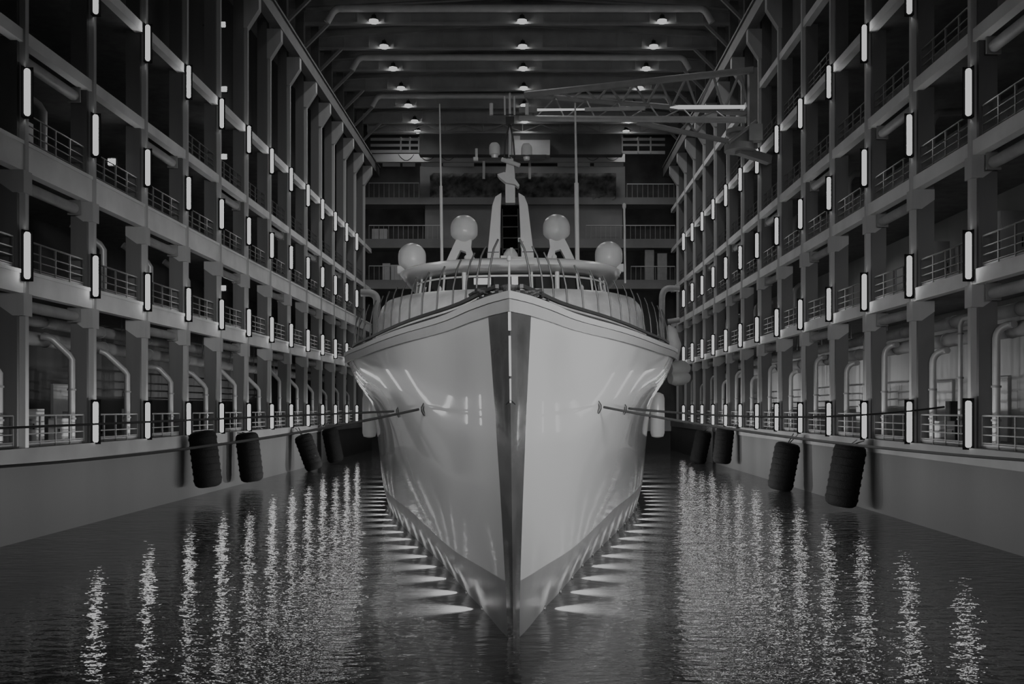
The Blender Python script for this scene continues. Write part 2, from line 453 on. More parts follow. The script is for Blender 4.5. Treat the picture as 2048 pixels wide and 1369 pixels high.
# main pipes and down pipes
for (sn, s, X) in SIDES:
    for j, (dx, z, r) in enumerate(((1.45 if s > 0 else 1.95, 7.02, 0.27), (1.75 if s > 0 else 2.05, 7.72, 0.24))):
        m = MB().tube([(X+s*dx, YN, z), (X+s*dx, YEND-3, z)], r, 14)
        for k in range(-3, 26):
            y = yk(0)+k*2.5
            m.tube([(X+s*dx, y, z), (X+s*dx, y+0.08, z)], r+0.025, 14)
        mp_ = m.build('main_pipe', PIPE, smooth=40)
        for k in range(-2, 13):
            y = yk(k)+2.2
            xh = X+s*(dx - (0.21 if j == 0 else 0))
            MB().tube([(xh, y, z+r-(0.12 if j == 0 else 0.02)), (xh, y, 8.72)], 0.03, 6).build('pipe_hanger', STEEL, mp_)
        tag(mp_, '%s long insulated pipe at the quay level, %s side' % (('lower','upper')[j], sn), 'pipe')
    for k in range(-1, 13):
        if s < 0:
            dz = [2.8,2.6,3.3,2.9,2.7,2.5][(k+1) % 6]; ln = [0.6,0.7,0.5,0.65,0.4,0.55][(k+1) % 6]
            pts = [(0,0,0),(0,0,dz-0.12),(s*0.08,-0.08,dz+0.05),(s*ln,-ln*0.9,dz+0.1+ln),(s*(ln+0.12),-ln*0.9-0.07,dz+0.17+ln),(s*0.86,-ln*0.9-0.1,dz+0.2+ln)]
        else:
            dz = 3.6 if k % 2 == 0 else 3.05
            pts = [(0,0,0),(0,0,dz)]
            for q in range(1,6):
                a = q/5*PI/2
                pts.append((s*0.36*(1-math.cos(a)), -0.25*(1-math.cos(a)), dz+0.45*math.sin(a)))
            pts.append((s*0.38, -0.42, dz+0.45))
        e = empty('down_pipe', (X+s*0.63, yk(k)-0.57, ZQ), 0, 'bent vertical pipe in front of the %s %s pier, quay level' % (ORD[k+1] if k>=0 else 'frame-edge', sn), 'pipe', 'bent pipes at the piers')
        MB().tube(pts, 0.125, 12).build('pipe', GALV, e, smooth=50)
        m = MB()
        for z in (0.9, 2.0): MB().tube([(0,0,z),(0,0,z+0.07)], 0.16, 12).build('clamp', STEEL, e, smooth=40)
        MB().lathe([(0.24,0),(0.24,0.05),(0.19,0.08)], n=12).build('flange', STEEL, e)
        if s > 0 and k % 2 == 1 and k < 9:
            e2 = empty('riser_pipe', (X+s*0.95, yk(k)-2.2, ZQ), 0, 'straight riser pipe before the %s right pier, quay level' % ORD[k+1], 'pipe', 'riser pipes')
            MB().tube([(0,0,0),(0,0,4.3),(0.02,-0.05,4.45),(0.05,-0.14,4.55),(0.1,-0.6,4.58)], 0.085, 10).build('pipe', GALV, e2, smooth=50)
            m = MB()
            for z in (0.9, 2.4, 4.0): MB().tube([(0,0,z),(0,0,z+0.06)], 0.12, 10).build('clamp', STEEL, e2, smooth=40)
# vertical pipes on upper galleries
for (sn, s, li, k) in (('left',-1,1,1),('left',-1,1,3),('left',-1,1,2),('left',-1,2,0),('right',1,2,1),('right',1,2,3),('right',1,1,5),('right',1,1,7),('right',1,2,5),('right',1,1,9)):
    X = XL if s < 0 else XR; z = LEVELS[li-1] if li else ZQ
    z = LEVELS[li-1] if s < 0 else LEVELS[li-1]
    e = empty('gallery_pipe', (X+s*1.3, yk(k)+3.6 if s<0 else yk(k)+1.2, z), 0, 'pale bent pipe on the %s, %s bay %s side' % (LEVNAME[li], ORD[k], sn), 'pipe', 'gallery pipes')
    pts = [(0,0,0),(0,0,2.1),(s*0.1,-0.1,2.3),(s*0.9,-0.9,3.0)] if s < 0 else [(0,0,0),(0,0,2.3),(s*0.06,0,2.6),(s*0.3,0,2.85),(s*1.2,0,2.9)]
    MB().tube(pts, 0.15, 12).build('pipe', GALV, e, smooth=50)
    MB().lathe([(0.24,0),(0.24,0.05),(0.17,0.08)], n=12).build('flange', STEEL, e)

# doors on the gallery rear walls
def door(x, y, z, s, wd, h, label):
    e = empty('gallery_door', (x, y, z), 0, label, 'door', 'gallery doors')
    MB().box(-0.04, 0.04, -wd/2, wd/2, 0.02, h).build('door_leaf', DOORM, e)
    m = MB(); m.box(-0.07,0.05,-wd/2-0.08,-wd/2,0,h+0.08); m.box(-0.07,0.05,wd/2,wd/2+0.08,0,h+0.08); m.box(-0.07,0.05,-wd/2,wd/2,h,h+0.08)
    m.build('door_frame', STEEL, e)
    hd = MB(); hd.tube([(-s*0.04, wd/2-0.15, 1.05),(-s*0.1, wd/2-0.15, 1.05),(-s*0.1, wd/2-0.3, 1.05)], 0.015, 6); hd.build('handle', BLACK, e)
for li, ks in ((0,(1,2,4)), (1,(1,2,3,5)), (2,(0,1,3)), (3,(2,3))):
    for k in ks:
        z = ZQ if li == 0 else LEVELS[li-1]
        door(XR+4.14, yk(k)+1.5, z, 1, 1.6 if li % 2 == 0 else 1.4, 2.5, 'light grey door on the %s, right rear wall, %s bay' % (LEVNAME[li], ORD[k]))
for li, ks in ((0,(0,2)), (1,(1,))):
    for k in ks:
        z = ZQ if li == 0 else LEVELS[li-1]
        door(XL-5.54, yk(k)+3.6, z, -1, 1.5, 2.4, 'light grey door on the %s, left rear wall, %s bay' % (LEVNAME[li], ORD[k]))

# cabinets and small things on the quays
def cabinet(x, y, z, wx, wy, h, label, m_=None, s=-1):
    e = empty('electric_cabinet', (x, y, z), 0, label, 'cabinet', 'quay cabinets')
    MB().bbox(-wx/2, wx/2, -wy/2, wy/2, 0.08, h, 0.03).build('housing', m_ or CAB, e)
    MB().box(-wx/2+0.03, wx/2-0.03, -wy/2+0.03, wy/2-0.03, 0, 0.08).build('plinth', BLACK, e)
    f = MB().box(-wx/2+0.05, wx/2-0.05, -wy/2-0.02, -wy/2+0.005, 0.14, h-0.06).build('door', m_ or CAB, e)
    MB().box(wx/2-0.14, wx/2-0.1, -wy/2-0.05, -wy/2-0.02, h*0.45, h*0.6).build('handle', BLACK, f)
cabinet(XL-0.85, yk(0)+3.9, ZQ, 0.58, 0.6, 0.95, 'low pale cabinet on the left quay just before the second column')
cabinet(XL-1.0, yk(0)+2.4, ZQ, 0.5, 0.5, 1.3, 'taller grey cabinet on the left quay beyond the nearest column')
cabinet(XL-2.4, yk(0)+2.9, ZQ, 0.7, 0.5, 2.1, 'tall black cabinet on the left quay behind grey cabinets', BLACK)
cabinet(XL-1.3, yk(2)+2.0, ZQ, 0.8, 1.3, 1.3, 'wide pale cabinet on the left quay beyond the third column')
cabinet(XL-1.6, yk(1)+1.8, ZQ, 0.7, 0.8, 1.2, 'low grey cabinet on the left quay beyond the second column')
cabinet(XR+0.75, yk(0)+3.75, ZQ, 0.62, 0.6, 0.85, 'low pale cabinet on the right quay between the two nearest lamps')
cabinet(XR+1.55, yk(0)+4.7, ZQ, 0.5, 0.4, 1.6, 'tall black cabinet on the right quay behind the pale cabinet', BLACK)
cabinet(XR+2.2, yk(-1)+3.4, ZQ, 0.9, 0.7, 1.8, 'pale cabinet on the right quay at the frame edge')
cabinet(XR+2.6, yk(3)+2.4, ZQ, 0.8, 0.7, 1.7, 'grey cabinet on the right quay beyond the fourth column')
cabinet(XL-1.4, yk(0)+1.8, LEVELS[0], 0.35, 0.3, 1.15, 'small white cabinet behind the first gallery railing, left side', WHITE)
cabinet(XL-1.5, yk(0)+2.6, LEVELS[1], 0.5, 0.5, 1.4, 'narrow pale cabinet on the second gallery, left side', CAB)
cabinet(XR+2.0, yk(1)+2.4, LEVELS[0], 0.9, 0.6, 2.2, 'pale locker on the first gallery, right side, second bay', CAB)
cabinet(XR+2.2, yk(0)+1.8, LEVELS[0], 0.9, 0.6, 2.3, 'pale locker on the first gallery, right side, nearest bay', CAB)
# leaning plank on the right quay
p0, p1 = (XR+0.9, yk(2)+1.0, ZQ+0.03), (XR+0.45, yk(2)+2.0, ZQ+1.5)
tag(MB().bar(p0, p1, 0.25, 0.06).build('plank', WHITE), 'white plank leaning on the right quay railing', 'plank')
# stairwell lamps in the left galleries
e = empty('wall_lamp', (0,0,0))
MB().bbox(-0.2,0.2,-0.06,0.1,-0.19,0.19,0.04).build('housing', BLACK, e)
MB().box(-0.15,0.15,-0.1,-0.05,-0.13,0.13).build('lens', BAYL, e)
MB().box(-1.2,-0.2,0.0,0.06,-0.03,0.03).build('wall_arm', BLACK, e)
first = True
for i, (u, v) in enumerate(((447,577),(449,314),(449,179),(446,50),(225,325))):
    y = 56.2 if i < 4 else 41.6
    o = e if first else copy_tree(e); first = False
    x, y, z = P(u, v, y); o.location = (x, y, z)
    tag(o, 'square white bulkhead lamp in the left galleries, ' + ('first gallery height','second gallery height','third gallery height','topmost','nearest bay beside the second column')[i], 'lamp', 'bulkhead lamps')

# dock fenders
def fender(u, vt, vb, wpx, tilt, s, label):
    X = XL if s < 0 else XR
    r0 = None
    Y = F*abs(X)/abs(u-U0)
    r = wpx/2*Y/F
    X = X - s*(r+0.3)
    Y = F*abs(X)/abs(u-U0)
    zt, zb = HC+(V0-vt)*Y/F, HC+(V0-vb)*Y/F
    zb = max(zb, 0.02)
    L = zt - zb
    e = empty('hanging_fender', (X, Y, zb), 0, label, 'fender', 'black dock fenders')
    R = tilt*Y/F
    m = MB()
    a, b2 = Vector((-s*R*0.9, 0, 0)), Vector((s*R*0.1, 0, L))
    d = b2 - a
    prof = [(0.0,0.55),(0.012,0.75),(0.05,0.95),(0.10,1.0),(0.9,1.0),(0.95,0.95),(0.985,0.78),(1.0,0.5)]
    m.tube([a + d*t for t,_ in prof], [r*q for _,q in prof], 20)
    m.build('body', RUB, e, smooth=45)
    for i in range(7):
        t = 0.14 + 0.72*i/6
        c = a + d*t
        MB().tube([c - d.normalized()*0.06, c + d.normalized()*0.06], r*1.04, 20).build('tread_ring', RUB, e, smooth=45)
    top = b2
    for q in (-1, 1):
        MB().tube([top + Vector((0,q*0.12,-0.05)), top + Vector((s*r*0.6, q*0.45, ZQ-zt-0.04))], 0.03, 6).build('chain', BLACK, e)
LF = 'black rubber fender on the left dock wall, '
RFD = 'black rubber fender on the right dock wall, '
fender(405, 862, 975, 50, 14, -1, LF+'nearest, hanging upright')
fender(494, 866, 964, 42, 12, -1, LF+'second, hanging upright')
fender(607, 870, 940, 33, 26, -1, LF+'third, strongly tilted')
fender(660, 857, 925, 30, 14, -1, LF+'farthest, beside the yacht')
fender(1700, 888, 1014, 58, 22, 1, RFD+'nearest and largest')
fender(1575, 886, 986, 46, 18, 1, RFD+'second from camera')
fender(1450, 856, 928, 34, 8, 1, RFD+'third, almost upright')
fender(1407, 862, 930, 30, 14, 1, RFD+'farthest, dipping into the water')

# ------------------------------------------------------------------ the far end
def pb(u0, v0, u1, v1, Y, dep, m=None):
    """box whose front face covers the measured rectangle at depth Y"""
    x0, _, z1 = P(u0, v0, Y); x1, _, z0 = P(u1, v1, Y)
    return (m or MB()).box(x0, x1, Y, Y+dep, z0, z1)
YB = 99.8
for i, (v, hh) in enumerate(((395, 14), (478, 18), (560, 18))):
    m = pb(700, v, 1400, v+hh, 101.0, 2.5)
    tag(m.build('floor_end', BACKW), ('upper','middle','lower')[i] + ' concrete floor edge across the end wall', 'floor', kind='structure')
m = pb(850, 405, 1245, 480, 101.6, 0.3); m.poly([])if False else None
tag(m.build('wall_panel', BACKW), 'plain grey panel in the middle of the end wall', 'wall', kind='structure')
m = pb(840, 333, 1250, 405, 101.8, 0.2)
tag(m.build('wall_upper_panel', BACKW), 'grey end wall strip behind the dark mesh', 'wall', kind='structure')
# crumpled mesh panel
rows_ = []
x0, _, z1 = P(860, 347, 101.2); x1, _, z0 = P(1232, 402, 101.2)
for i in range(9):
    rows_.append([(x0+(x1-x0)*j/48, 101.2-0.25*random.random(), z0+(z1-z0)*i/8) for j in range(49)])
tag(MB().grid(rows_).build('camouflage_net', MESHM), 'dark crumpled net hung across the end wall', 'net')
# bright beam with strip windows
m = pb(735, 308, 1250, 324, 98.8, 0.5)
tag(m.build('trim_5', BACKL), 'pale crane beam across the end wall', 'trim', kind='structure')
for i, (a, b_) in enumerate(((765,800),(805,830),(842,880),(886,948),(1115,1180),(1188,1247))):
    m = pb(a, 325, b_, 333, 99.2, 0.15)
    tag(m.build('trim_%d' % (6+i), BACKL), 'pale strip under the end crane beam, %s from the left' % ('first','second','third','fourth','fifth','sixth')[i], 'trim', kind='structure')
# festoon cable
pts = []
for (a, b_) in ((797,828),(838,872),(880,912),(1168,1202),(1207,1242)):
    m = MB(); q = []
    for j in range(9):
        t = j/8
        q.append(P(a+(b_-a)*t, 309+12*4*t*(1-t), 98.79))
    m.tube(q, 0.03, 5)
    tag(m.build('pendant_cable', BLACK), 'dark cable loop on the pale crane beam at %s' % ('its left end','left, second loop','left, third loop','right, inner loop','its right end')[len(pts)], 'cable', 'festoon loops')
    pts.append(1)
# overhead travelling crane
e = empty('overhead_crane', (mid, 96.5, 29.8), 0, 'dark overhead travelling crane before the end wall', 'crane')
def addp(m, name, mt, **kw):
    o = m.build(name, mt, **kw); o.parent = e; o.matrix_parent_inverse = Matrix.Translation(-Vector(e.location)); return o
addp(pb(838, 268, 1246, 309, 96.5, 1.2), 'girder', DGIRD)
m = MB()
for (a,b_,c,d) in ((741,276,838,281),(741,288,838,293),(741,300,838,306)): pb(a,b_,c,d,96.4,0.1,m)
for u in (800, 818, 836): pb(u,274,u+3,306,96.3,0.1,m)
addp(m, 'platform', BACKL)
m = MB()
for (a,b_,c,d) in ((1243,276,1330,281),(1243,288,1330,292),(1243,302,1330,308)): pb(a,b_,c,d,96.4,0.1,m)
for u in (1243, 1275, 1300): pb(u,274,u+3,306,96.3,0.1,m)
addp(m, 'platform', BACKL)
addp(pb(1025, 280, 1100, 310, 95.2, 1.2), 'cab', BACKL)
m = MB()
for u in (965, 1057): pb(u, 318, u+5, 358, 96.0, 0.3, m)
addp(m, 'hoist_rod', STEEL)
m = pb(1027, 272, 1040, 281, 95.3, 0.6); pb(1030, 308, 1090, 316, 95.3, 0.8, m)
addp(m, 'trolley', GIRD)
# roof end truss with bracing
m = MB()
yt = 98.0
for a, b_ in (((722,232),(1380,232)), ((735,264),(1370,266))):
    m.tube([P(a[0],a[1],yt), P(b_[0],b_[1],yt)], 0.12, 8)
zz = [735,813,890,966,1045,1120,1200,1280,1365]
for i in range(len(zz)-1):
    a, b_ = zz[i], zz[i+1]
    m.tube([P(a,234,yt),P(b_,264,yt)],0.05,6); m.tube([P(a,264,yt),P(b_,234,yt)],0.05,6); m.tube([P(a,234,yt),P(a,264,yt)],0.06,6)
tag(m.build('roof_truss', GIRD), 'cross-braced truss at the far end of the roof', 'truss', kind='structure')
m = pb(735, 224, 1370, 268, 100.8, 0.3)
tag(m.build('wall_gable', BACKL), 'pale gable strip above the far truss', 'wall', kind='structure')
# end balcony railings, lockers, goosenecks
def end_rail(u0, u1, v0, v1, label):
    x0, _, z1 = P(u0, v0, 100.6); x1, _, z0 = P(u1, v1, 100.6)
    e2 = empty('balcony_railing', ((x0+x1)/2, 100.6, z0), 0, label, 'railing', 'end wall railings')
    h = z1 - z0; w_ = (x1-x0)/2
    m = MB(); n = max(3, int(w_*2/0.5))
    for i in range(n+1): m.box(-w_+2*w_*i/n-0.02, -w_+2*w_*i/n+0.02, -0.02, 0.02, 0, h)
    m.build('balusters', STEEL, e2)
    MB().box(-w_, w_, -0.04, 0.04, h-0.06, h+0.03).build('top_rail', BACKL, e2)
end_rail(738, 838, 366, 395, 'pale railing on the upper end floor, left of the net')
end_rail(1254, 1348, 368, 395, 'pale railing on the upper end floor, right of the net')
end_rail(738, 885, 451, 478, 'railing on the middle end floor, behind the port radome')
end_rail(1172, 1350, 451, 478, 'railing on the middle end floor, starboard of the mast')
end_rail(738, 830, 532, 560, 'railing on the lower end floor, behind the lower port radome')
end_rail(1262, 1350, 533, 560, 'railing on the lower end floor, behind the lower starboard radome')
for i, (a,b_,c,d) in enumerate(((744,458,758,471),(759,458,774,471),(765,527,780,560),(782,530,806,560),(1315,507,1334,560),(1290,500,1308,560))):
    m = pb(a,b_,c,d+1 if i>1 else 479.5,101.3,0.6)
    tag(m.build('locker', CAB if i < 4 else STEEL), ('small pale locker on the middle end floor, first','small pale locker on the middle end floor, second','narrow locker on the lower end floor, port end','wide pale locker on the lower end floor','tall grey locker on the lower end floor, starboard end','dark tall locker beside the thin starboard pole')[i], 'locker')
def goose(pts, r, label):
    m = MB().tube(pts, r, 12)
    tag(m.build('gooseneck_pipe', PIPE, smooth=50), label, 'pipe')
def bend(a, c, b_, n=6):
    a, c, b_ = Vector(a), Vector(c), Vector(b_); out = []
    for i in range(n+1):
        t = i/n; out.append(a*(1-t)**2 + c*2*t*(1-t) + b_*t*t)
    return out
Yg = 92.0
goose([P(722,586,Yg)] + bend(P(738,586,Yg),P(755,588,Yg),P(754,606,Yg)) + [P(752,700,Yg)], 0.36, 'thick white gooseneck pipe behind the port bulwark')
goose([P(1359,578,Yg)] + bend(P(1340,577,Yg),P(1325,577,Yg),P(1324,596,Yg)) + [P(1324,720,Yg)], 0.3, 'thick white gooseneck pipe behind the starboard bulwark')
goose([P(1335,644,Yg), P(1343,643,Yg), P(1359,640,Yg)], 0.25, 'short pale pipe crossing low beside the starboard gooseneck')

# ------------------------------------------------------------------ jib crane on the right
Yc = 59.0
e = empty('jib_crane', P(1500, 300, Yc), 0, 'lattice jib crane reaching from the right gallery over the mast', 'crane')
def addc(m, name, mt, **kw):
    o = m.build(name, mt, **kw); o.parent = e; o.matrix_parent_inverse = Matrix.Translation(-Vector(e.location)); return o
R1, T1 = P(1508,140,59), P(1050,190,64.5)
R2, T2 = P(1500,228,61), P(1050,190,65)
R3, T3 = P(1492,240,57), P(1040,237,63)
def lerp(a, b_, t): return tuple(a[i]+(b_[i]-a[i])*t for i in range(3))
addc(MB().tube([R1,T1],0.22,10), 'top_chord', STEEL, smooth=40)
addc(MB().tube([R2,T2],0.18,10), 'lower_chord', STEEL, smooth=40)
addc(MB().tube([R3,lerp(R3,T3,0.5),T3],0.2,10), 'lower_chord', GALV, smooth=40)
m = MB(); N = 9
for i in range(N):
    t0, t1 = i/N, (i+1)/N
    m.tube([lerp(R1,T1,(t0+t1)/2), lerp(R2,T2,t0)],0.08,6); m.tube([lerp(R1,T1,(t0+t1)/2), lerp(R2,T2,t1)],0.08,6)
addc(m, 'lattice', STEEL)
m = MB()
for i in range(7):
    t0, t1 = i/7, (i+1)/7
    m.tube([lerp(R2,T2,t0), lerp(R3,T3,(t0+t1)/2)],0.05,6); m.tube([lerp(R3,T3,(t0+t1)/2), lerp(R2,T2,t1)],0.05,6)
addc(m, 'lattice', STEEL)
addc(MB().tube([P(1274,245,60),P(1457,283,60)],0.17,8), 'lower_strut', STEEL, smooth=40)
m = MB()
for (a,b_,c,d) in ((1360,262,1390,233),(1390,268,1420,235),(1365,233,1392,265)):
    m.tube([P(a,b_,60),P(c,d,60)],0.08,6)
addc(m, 'strut_lattice', STEEL)
m = MB(); Lq = P(1505,135,59.3)
m.box(Lq[0]-0.25,Lq[0]+0.25,59.0,59.6,P(0,300,59.3)[2],P(0,138,59.3)[2])
addc(m, 'crane_post', STEEL)
m = MB()
c0 = P(1478, 280, 58.6)
m.lathe([(0.9,-0.7),(0.9,-0.3),(0.6,-0.25),(0.6,0.3),(0.8,0.35),(0.8,0.6),(0.4,0.65)], c=c0, n=18)
m.cbox((c0[0]+0.8,c0[1]-0.7,c0[2]+0.2),(0.8,0.6,1.0)); m.tube([(c0[0]-0.8,c0[1]-0.8,c0[2]-0.4),(c0[0]+0.9,c0[1]-0.8,c0[2]+0.9)],0.12,8)
addc(m, 'slewing_base', STEEL, smooth=35)
addc(MB().bar(P(1475,300,58.6), (XR+0.1,59.5,P(0,300,58.6)[2]-0.4), 0.5, 0.5), 'bracket', STEEL)
addc(MB().tube([P(1340,215,60),P(1358,214.5,60),P(1490,214,59.5)],[0.03,0.13,0.11],10), 'strip_light', STRIP, smooth=50)
addc(MB().tube([P(1062,221,63),P(1068,220,63),P(1170,219,62)],[0.05,0.08,0.06],10), 'strip_light', STRIP, smooth=50)
addc(MB().tube([P(1170,219,62),P(1290,217,61)],0.13,10), 'walkway_tube', GALV, smooth=50)
addc(MB().cbox(P(1056,222,63),(1.2,0.6,0.4)), 'hook_block', STEEL)

# ------------------------------------------------------------------ the yacht
YA = 18.0
yacht = empty('motor_yacht', ((1027-U0)*YA/F, YA, 0), 0, 'large white motor yacht moored bow first in the dock basin', 'yacht')
yacht.rotation_euler = (0, -0.0122, 0.0192)
def pchip(tab):
    xs = [p[0] for p in tab]; ys = [p[1] for p in tab]; n = len(xs)
    h = [xs[i+1]-xs[i] for i in range(n-1)]; d = [(ys[i+1]-ys[i])/h[i] for i in range(n-1)]
    ms = [d[0]]
    for i in range(1, n-1):
        if d[i-1]*d[i] <= 0: ms.append(0.0)
        else:
            w1, w2 = 2*h[i]+h[i-1], h[i]+2*h[i-1]
            ms.append((w1+w2)/(w1/d[i-1]+w2/d[i]))
    ms.append(d[-1])
    def f(x):
        if x <= xs[0]: return ys[0]
        if x >= xs[-1]: return ys[-1]
        i = 0
        while x > xs[i+1]: i += 1
        t = (x-xs[i])/h[i]
        return ((2*t**3-3*t**2+1)*ys[i] + (t**3-2*t**2+t)*h[i]*ms[i] + (-2*t**3+3*t**2)*ys[i+1] + (t**3-t**2)*h[i]*ms[i+1])
    return f
HT = {
 -1.2: [(0.05,0),(1,.18),(3,.5),(6,1.1),(9,1.7),(14,2.9),(19,4.1),(27,5.6),(36,6.4),(60,6.2)],
 0.0:  [(0.03,0),(1,.24),(3.07,.66),(4.8,1.06),(6.9,1.5),(9.1,1.97),(12.4,2.77),(14.5,3.27),(18.8,4.3),(27,5.8),(36,6.5),(60,6.3)],
 1.1:  [(0,0),(0.4,.14),(1,.34),(2,.64),(4.1,1.28),(8.8,2.35),(13,3.25),(19.6,4.8),(27,6.05),(36,6.6),(60,6.4)],
 2.7:  [(0,0),(0.5,.2),(1,.37),(2,.70),(4.2,1.34),(8.7,2.5),(13,3.55),(20,5.05),(27,6.2),(36,6.68),(60,6.5)],
 4.4:  [(0,0),(0.6,.27),(1,.41),(2,.74),(4.3,1.40),(8.5,2.72),(13,3.95),(20.7,5.5),(27,6.4),(36,6.75),(60,6.6)],
 5.6:  [(0,0),(0.8,.36),(1,.43),(2,.76),(4.3,1.42),(8.5,2.95),(13,4.35),(20.7,6.25),(27,6.7),(36,6.8),(60,6.7)],
 6.5:  [(-0.05,0),(0.85,.40),(1,.45),(2,.78),(4.3,1.44),(8.5,3.07),(13.1,4.58),(20.7,6.60),(27,6.9),(36,6.9),(60,6.8)],
}
HZ = sorted(HT); HF = {z: pchip(HT[z]) for z in HZ}
_c = {}
def hb(a, z):
    key = round(a, 3)
    if key not in _c: _c[key] = pchip([(zz, HF[zz](a)) for zz in HZ])
    return max(0.0, _c[key](z))
AS = [0,0.15,0.3,0.5,0.75,1,1.3,1.7,2.2,2.8,3.5,4.3,5.2,6.2,7.3,8.5,9.8,11.2,12.7,14.2,15.8,17.4,19,20.7,22.5,24.5,27,30,33,36,40,45,50,55,60]
def side_rows(zs, s, off=0.0):
    return [[(s*(hb(a, z)+off), a, z) for a in AS] for z in zs]
def zr(z0, z1, n): return [z0+(z1-z0)*i/n for i in range(n+1)]
m = MB()
for s in (-1, 1): m.grid(side_rows(zr(1.1, 6.5, 18), s), flip=(s > 0))
m.poly([(-hb(60,z),60,z) for z in (1.1,3,4.4,6.5)] + [(hb(60,z),60,z) for z in (6.5,4.4,3,1.1)])
hull = m.build('hull', HULL, yacht, smooth=40); hull['label'] = 'glossy white hull'
m = MB()
for s in (-1, 1): m.grid(side_rows(zr(-1.2, 1.1, 8), s), flip=(s > 0))
m.build('boot_top', BOOT, yacht, smooth=40)['label'] = 'dark painted waterline band'
# polished stem plates
for s in (-1, 1):
    rows_ = []
    for z in zr(-0.4, 6.22, 22):
        wmax = 0.10 + 0.30*max(0, (z-0.3)/5.9)**1.25
        lo, hi = 0.0, 3.0
        for _ in range(30):
            md = (lo+hi)/2
            if hb(md, z) < wmax: lo = md
            else: hi = md
        rows_.append([(s*(hb(lo*t, z)+0.02*min(1, t*4)), lo*t-0.035*(1-t*0.6), z) for t in (0,0.1,0.25,0.45,0.7,1.0)] + [(s*hb(lo,z), lo+0.01, z)])
    MB().grid(rows_, flip=(s>0)).build('stem_plate', CHROME, yacht, smooth=40)['label'] = 'dark mirror-polished stem plate'
m = MB().bar((0,-0.05,5.0),(0,-0.05,5.75),0.04,0.03); m.bar((0,-0.05,5.85),(0,-0.06,6.25),0.05,0.03); m.bar((0,-0.05,4.5),(0,-0.05,4.95),0.03,0.03)
m.build('stem_bar', CAPM, yacht)
# chevron seams across the stem plates
m = MB()
for s in (-1,1): m.bar((0,-0.065,4.55),(s*0.27,0.58,4.28),0.02,0.02)
m.build('stem_seam', BLACK, yacht)
# cap rail and inner bulwark
def rail_loft(off_in, off_out, z0, z1, name, mt, a0=None, a1=None):
    m = MB()
    al = [a for a in AS if (a0 is None or a >= a0) and (a1 is None or a <= a1)]
    for s in (-1, 1):
        rows_ = []
        for (o_, z) in ((off_out,z0),(off_out,z1),(off_in,z1),(off_in,z0)):
            r_ = [(s*max(0.0, hb(a,6.5)+o_) , a - 0.06, z) for a in al]
            if a0 is None: r_ = [(0.0, -0.2 if o_ > -0.1 else 0.3, z)] + r_
            rows_.append(r_)
        rows_.append(rows_[0])
        m.grid(rows_, flip=(s < 0))
        if a0 is not None: m.poly([r_[0] for r_ in rows_[:4]]); 
        m.poly([r_[-1] for r_ in rows_[:4]])
    return m.build(name, mt, yacht, smooth=30)
rail_loft(-0.2, 0.06, 6.44, 6.58, 'cap_rail', CAPM)
rail_loft(-0.06, 0.028, 6.2, 6.43, 'sheer_shade', BANDSH)  # shade and reflection under the cap rail, painted as a darker strip
rail_loft(-0.32, -0.24, 6.4, 6.72, 'inner_bulwark', DARKST, 1.0)
rail_loft(-0.34, -0.27, 6.80, 6.88, 'grab_rail', BLACK, 1.3)
m = MB()
m.grid([[(-max(0,hb(a,6.5)-0.2), a, 6.38) for a in AS],[(max(0,hb(a,6.5)-0.2), a, 6.38) for a in AS]], flip=True)
m.build('foredeck', DECKM, yacht)
# foredeck machinery under dark covers
m = MB()
for (x,y,r,h) in ((0,1.7,0.22,0.55),(-0.35,2.3,0.2,0.45),(0.36,2.3,0.2,0.5),(0.1,3.0,0.3,0.45)):
    m.lathe([(r*1.1,0),(r,h*0.3),(r*0.7,h*0.55),(r,h*0.75),(r*0.95,h*0.95),(r*0.3,h)], c=(x,y,6.38), n=14)
m.build('windlass', DARKST, yacht, smooth=50)
m = MB()
for i in range(5):
    pts = [(0.9-2*0.9*t + 0.05*math.sin(9*t+i), 1.5+i*0.22+0.25*math.sin(7*t+i*1.7), 6.66+0.12*math.sin(5*t+i)+0.03*i) for t in [j/12 for j in range(13)]]
    pts = [(max(-hb(p[1],6.5)+0.1,min(hb(p[1],6.5)-0.1,p[0])),p[1],p[2]) for p in pts]
    m.tube(pts, 0.035, 6)
m.build('rope_coil', DARKST, yacht, smooth=60)
m = MB().tube([(0,0.9,6.4),(0,0.9,7.3)],[0.03,0.02],8); m.lathe([(0.02,0.88),(0.045,0.9),(0.045,0.97),(0.02,1.0)], c=(0,0.9,6.4), n=12)
m.build('jackstaff', STEEL, yacht, smooth=40)
# stanchions along the bulwark, leaning inboard
sa = [1.9,2.9,3.9,5.0,6.2,7.4,8.6,9.8,11,12.2,13.4,14.7,16,17.3,18.7,20.2,21.8,23.5]
for s in (-1, 1):
    for i, a in enumerate(sa):
        x = hb(a, 6.5) - 0.31
        h = 1.0 + 0.25*min(1, a/12)
        pts = [(s*x, a, 6.86), (s*(x-0.03), a, 6.86+h*0.4), (s*(x-0.12), a, 6.86+h*0.8), (s*(x-0.22), a+0.02, 6.86+h)]
        MB().tube(pts, 0.022, 6).build('stanchion', BLACK, yacht, smooth=60)
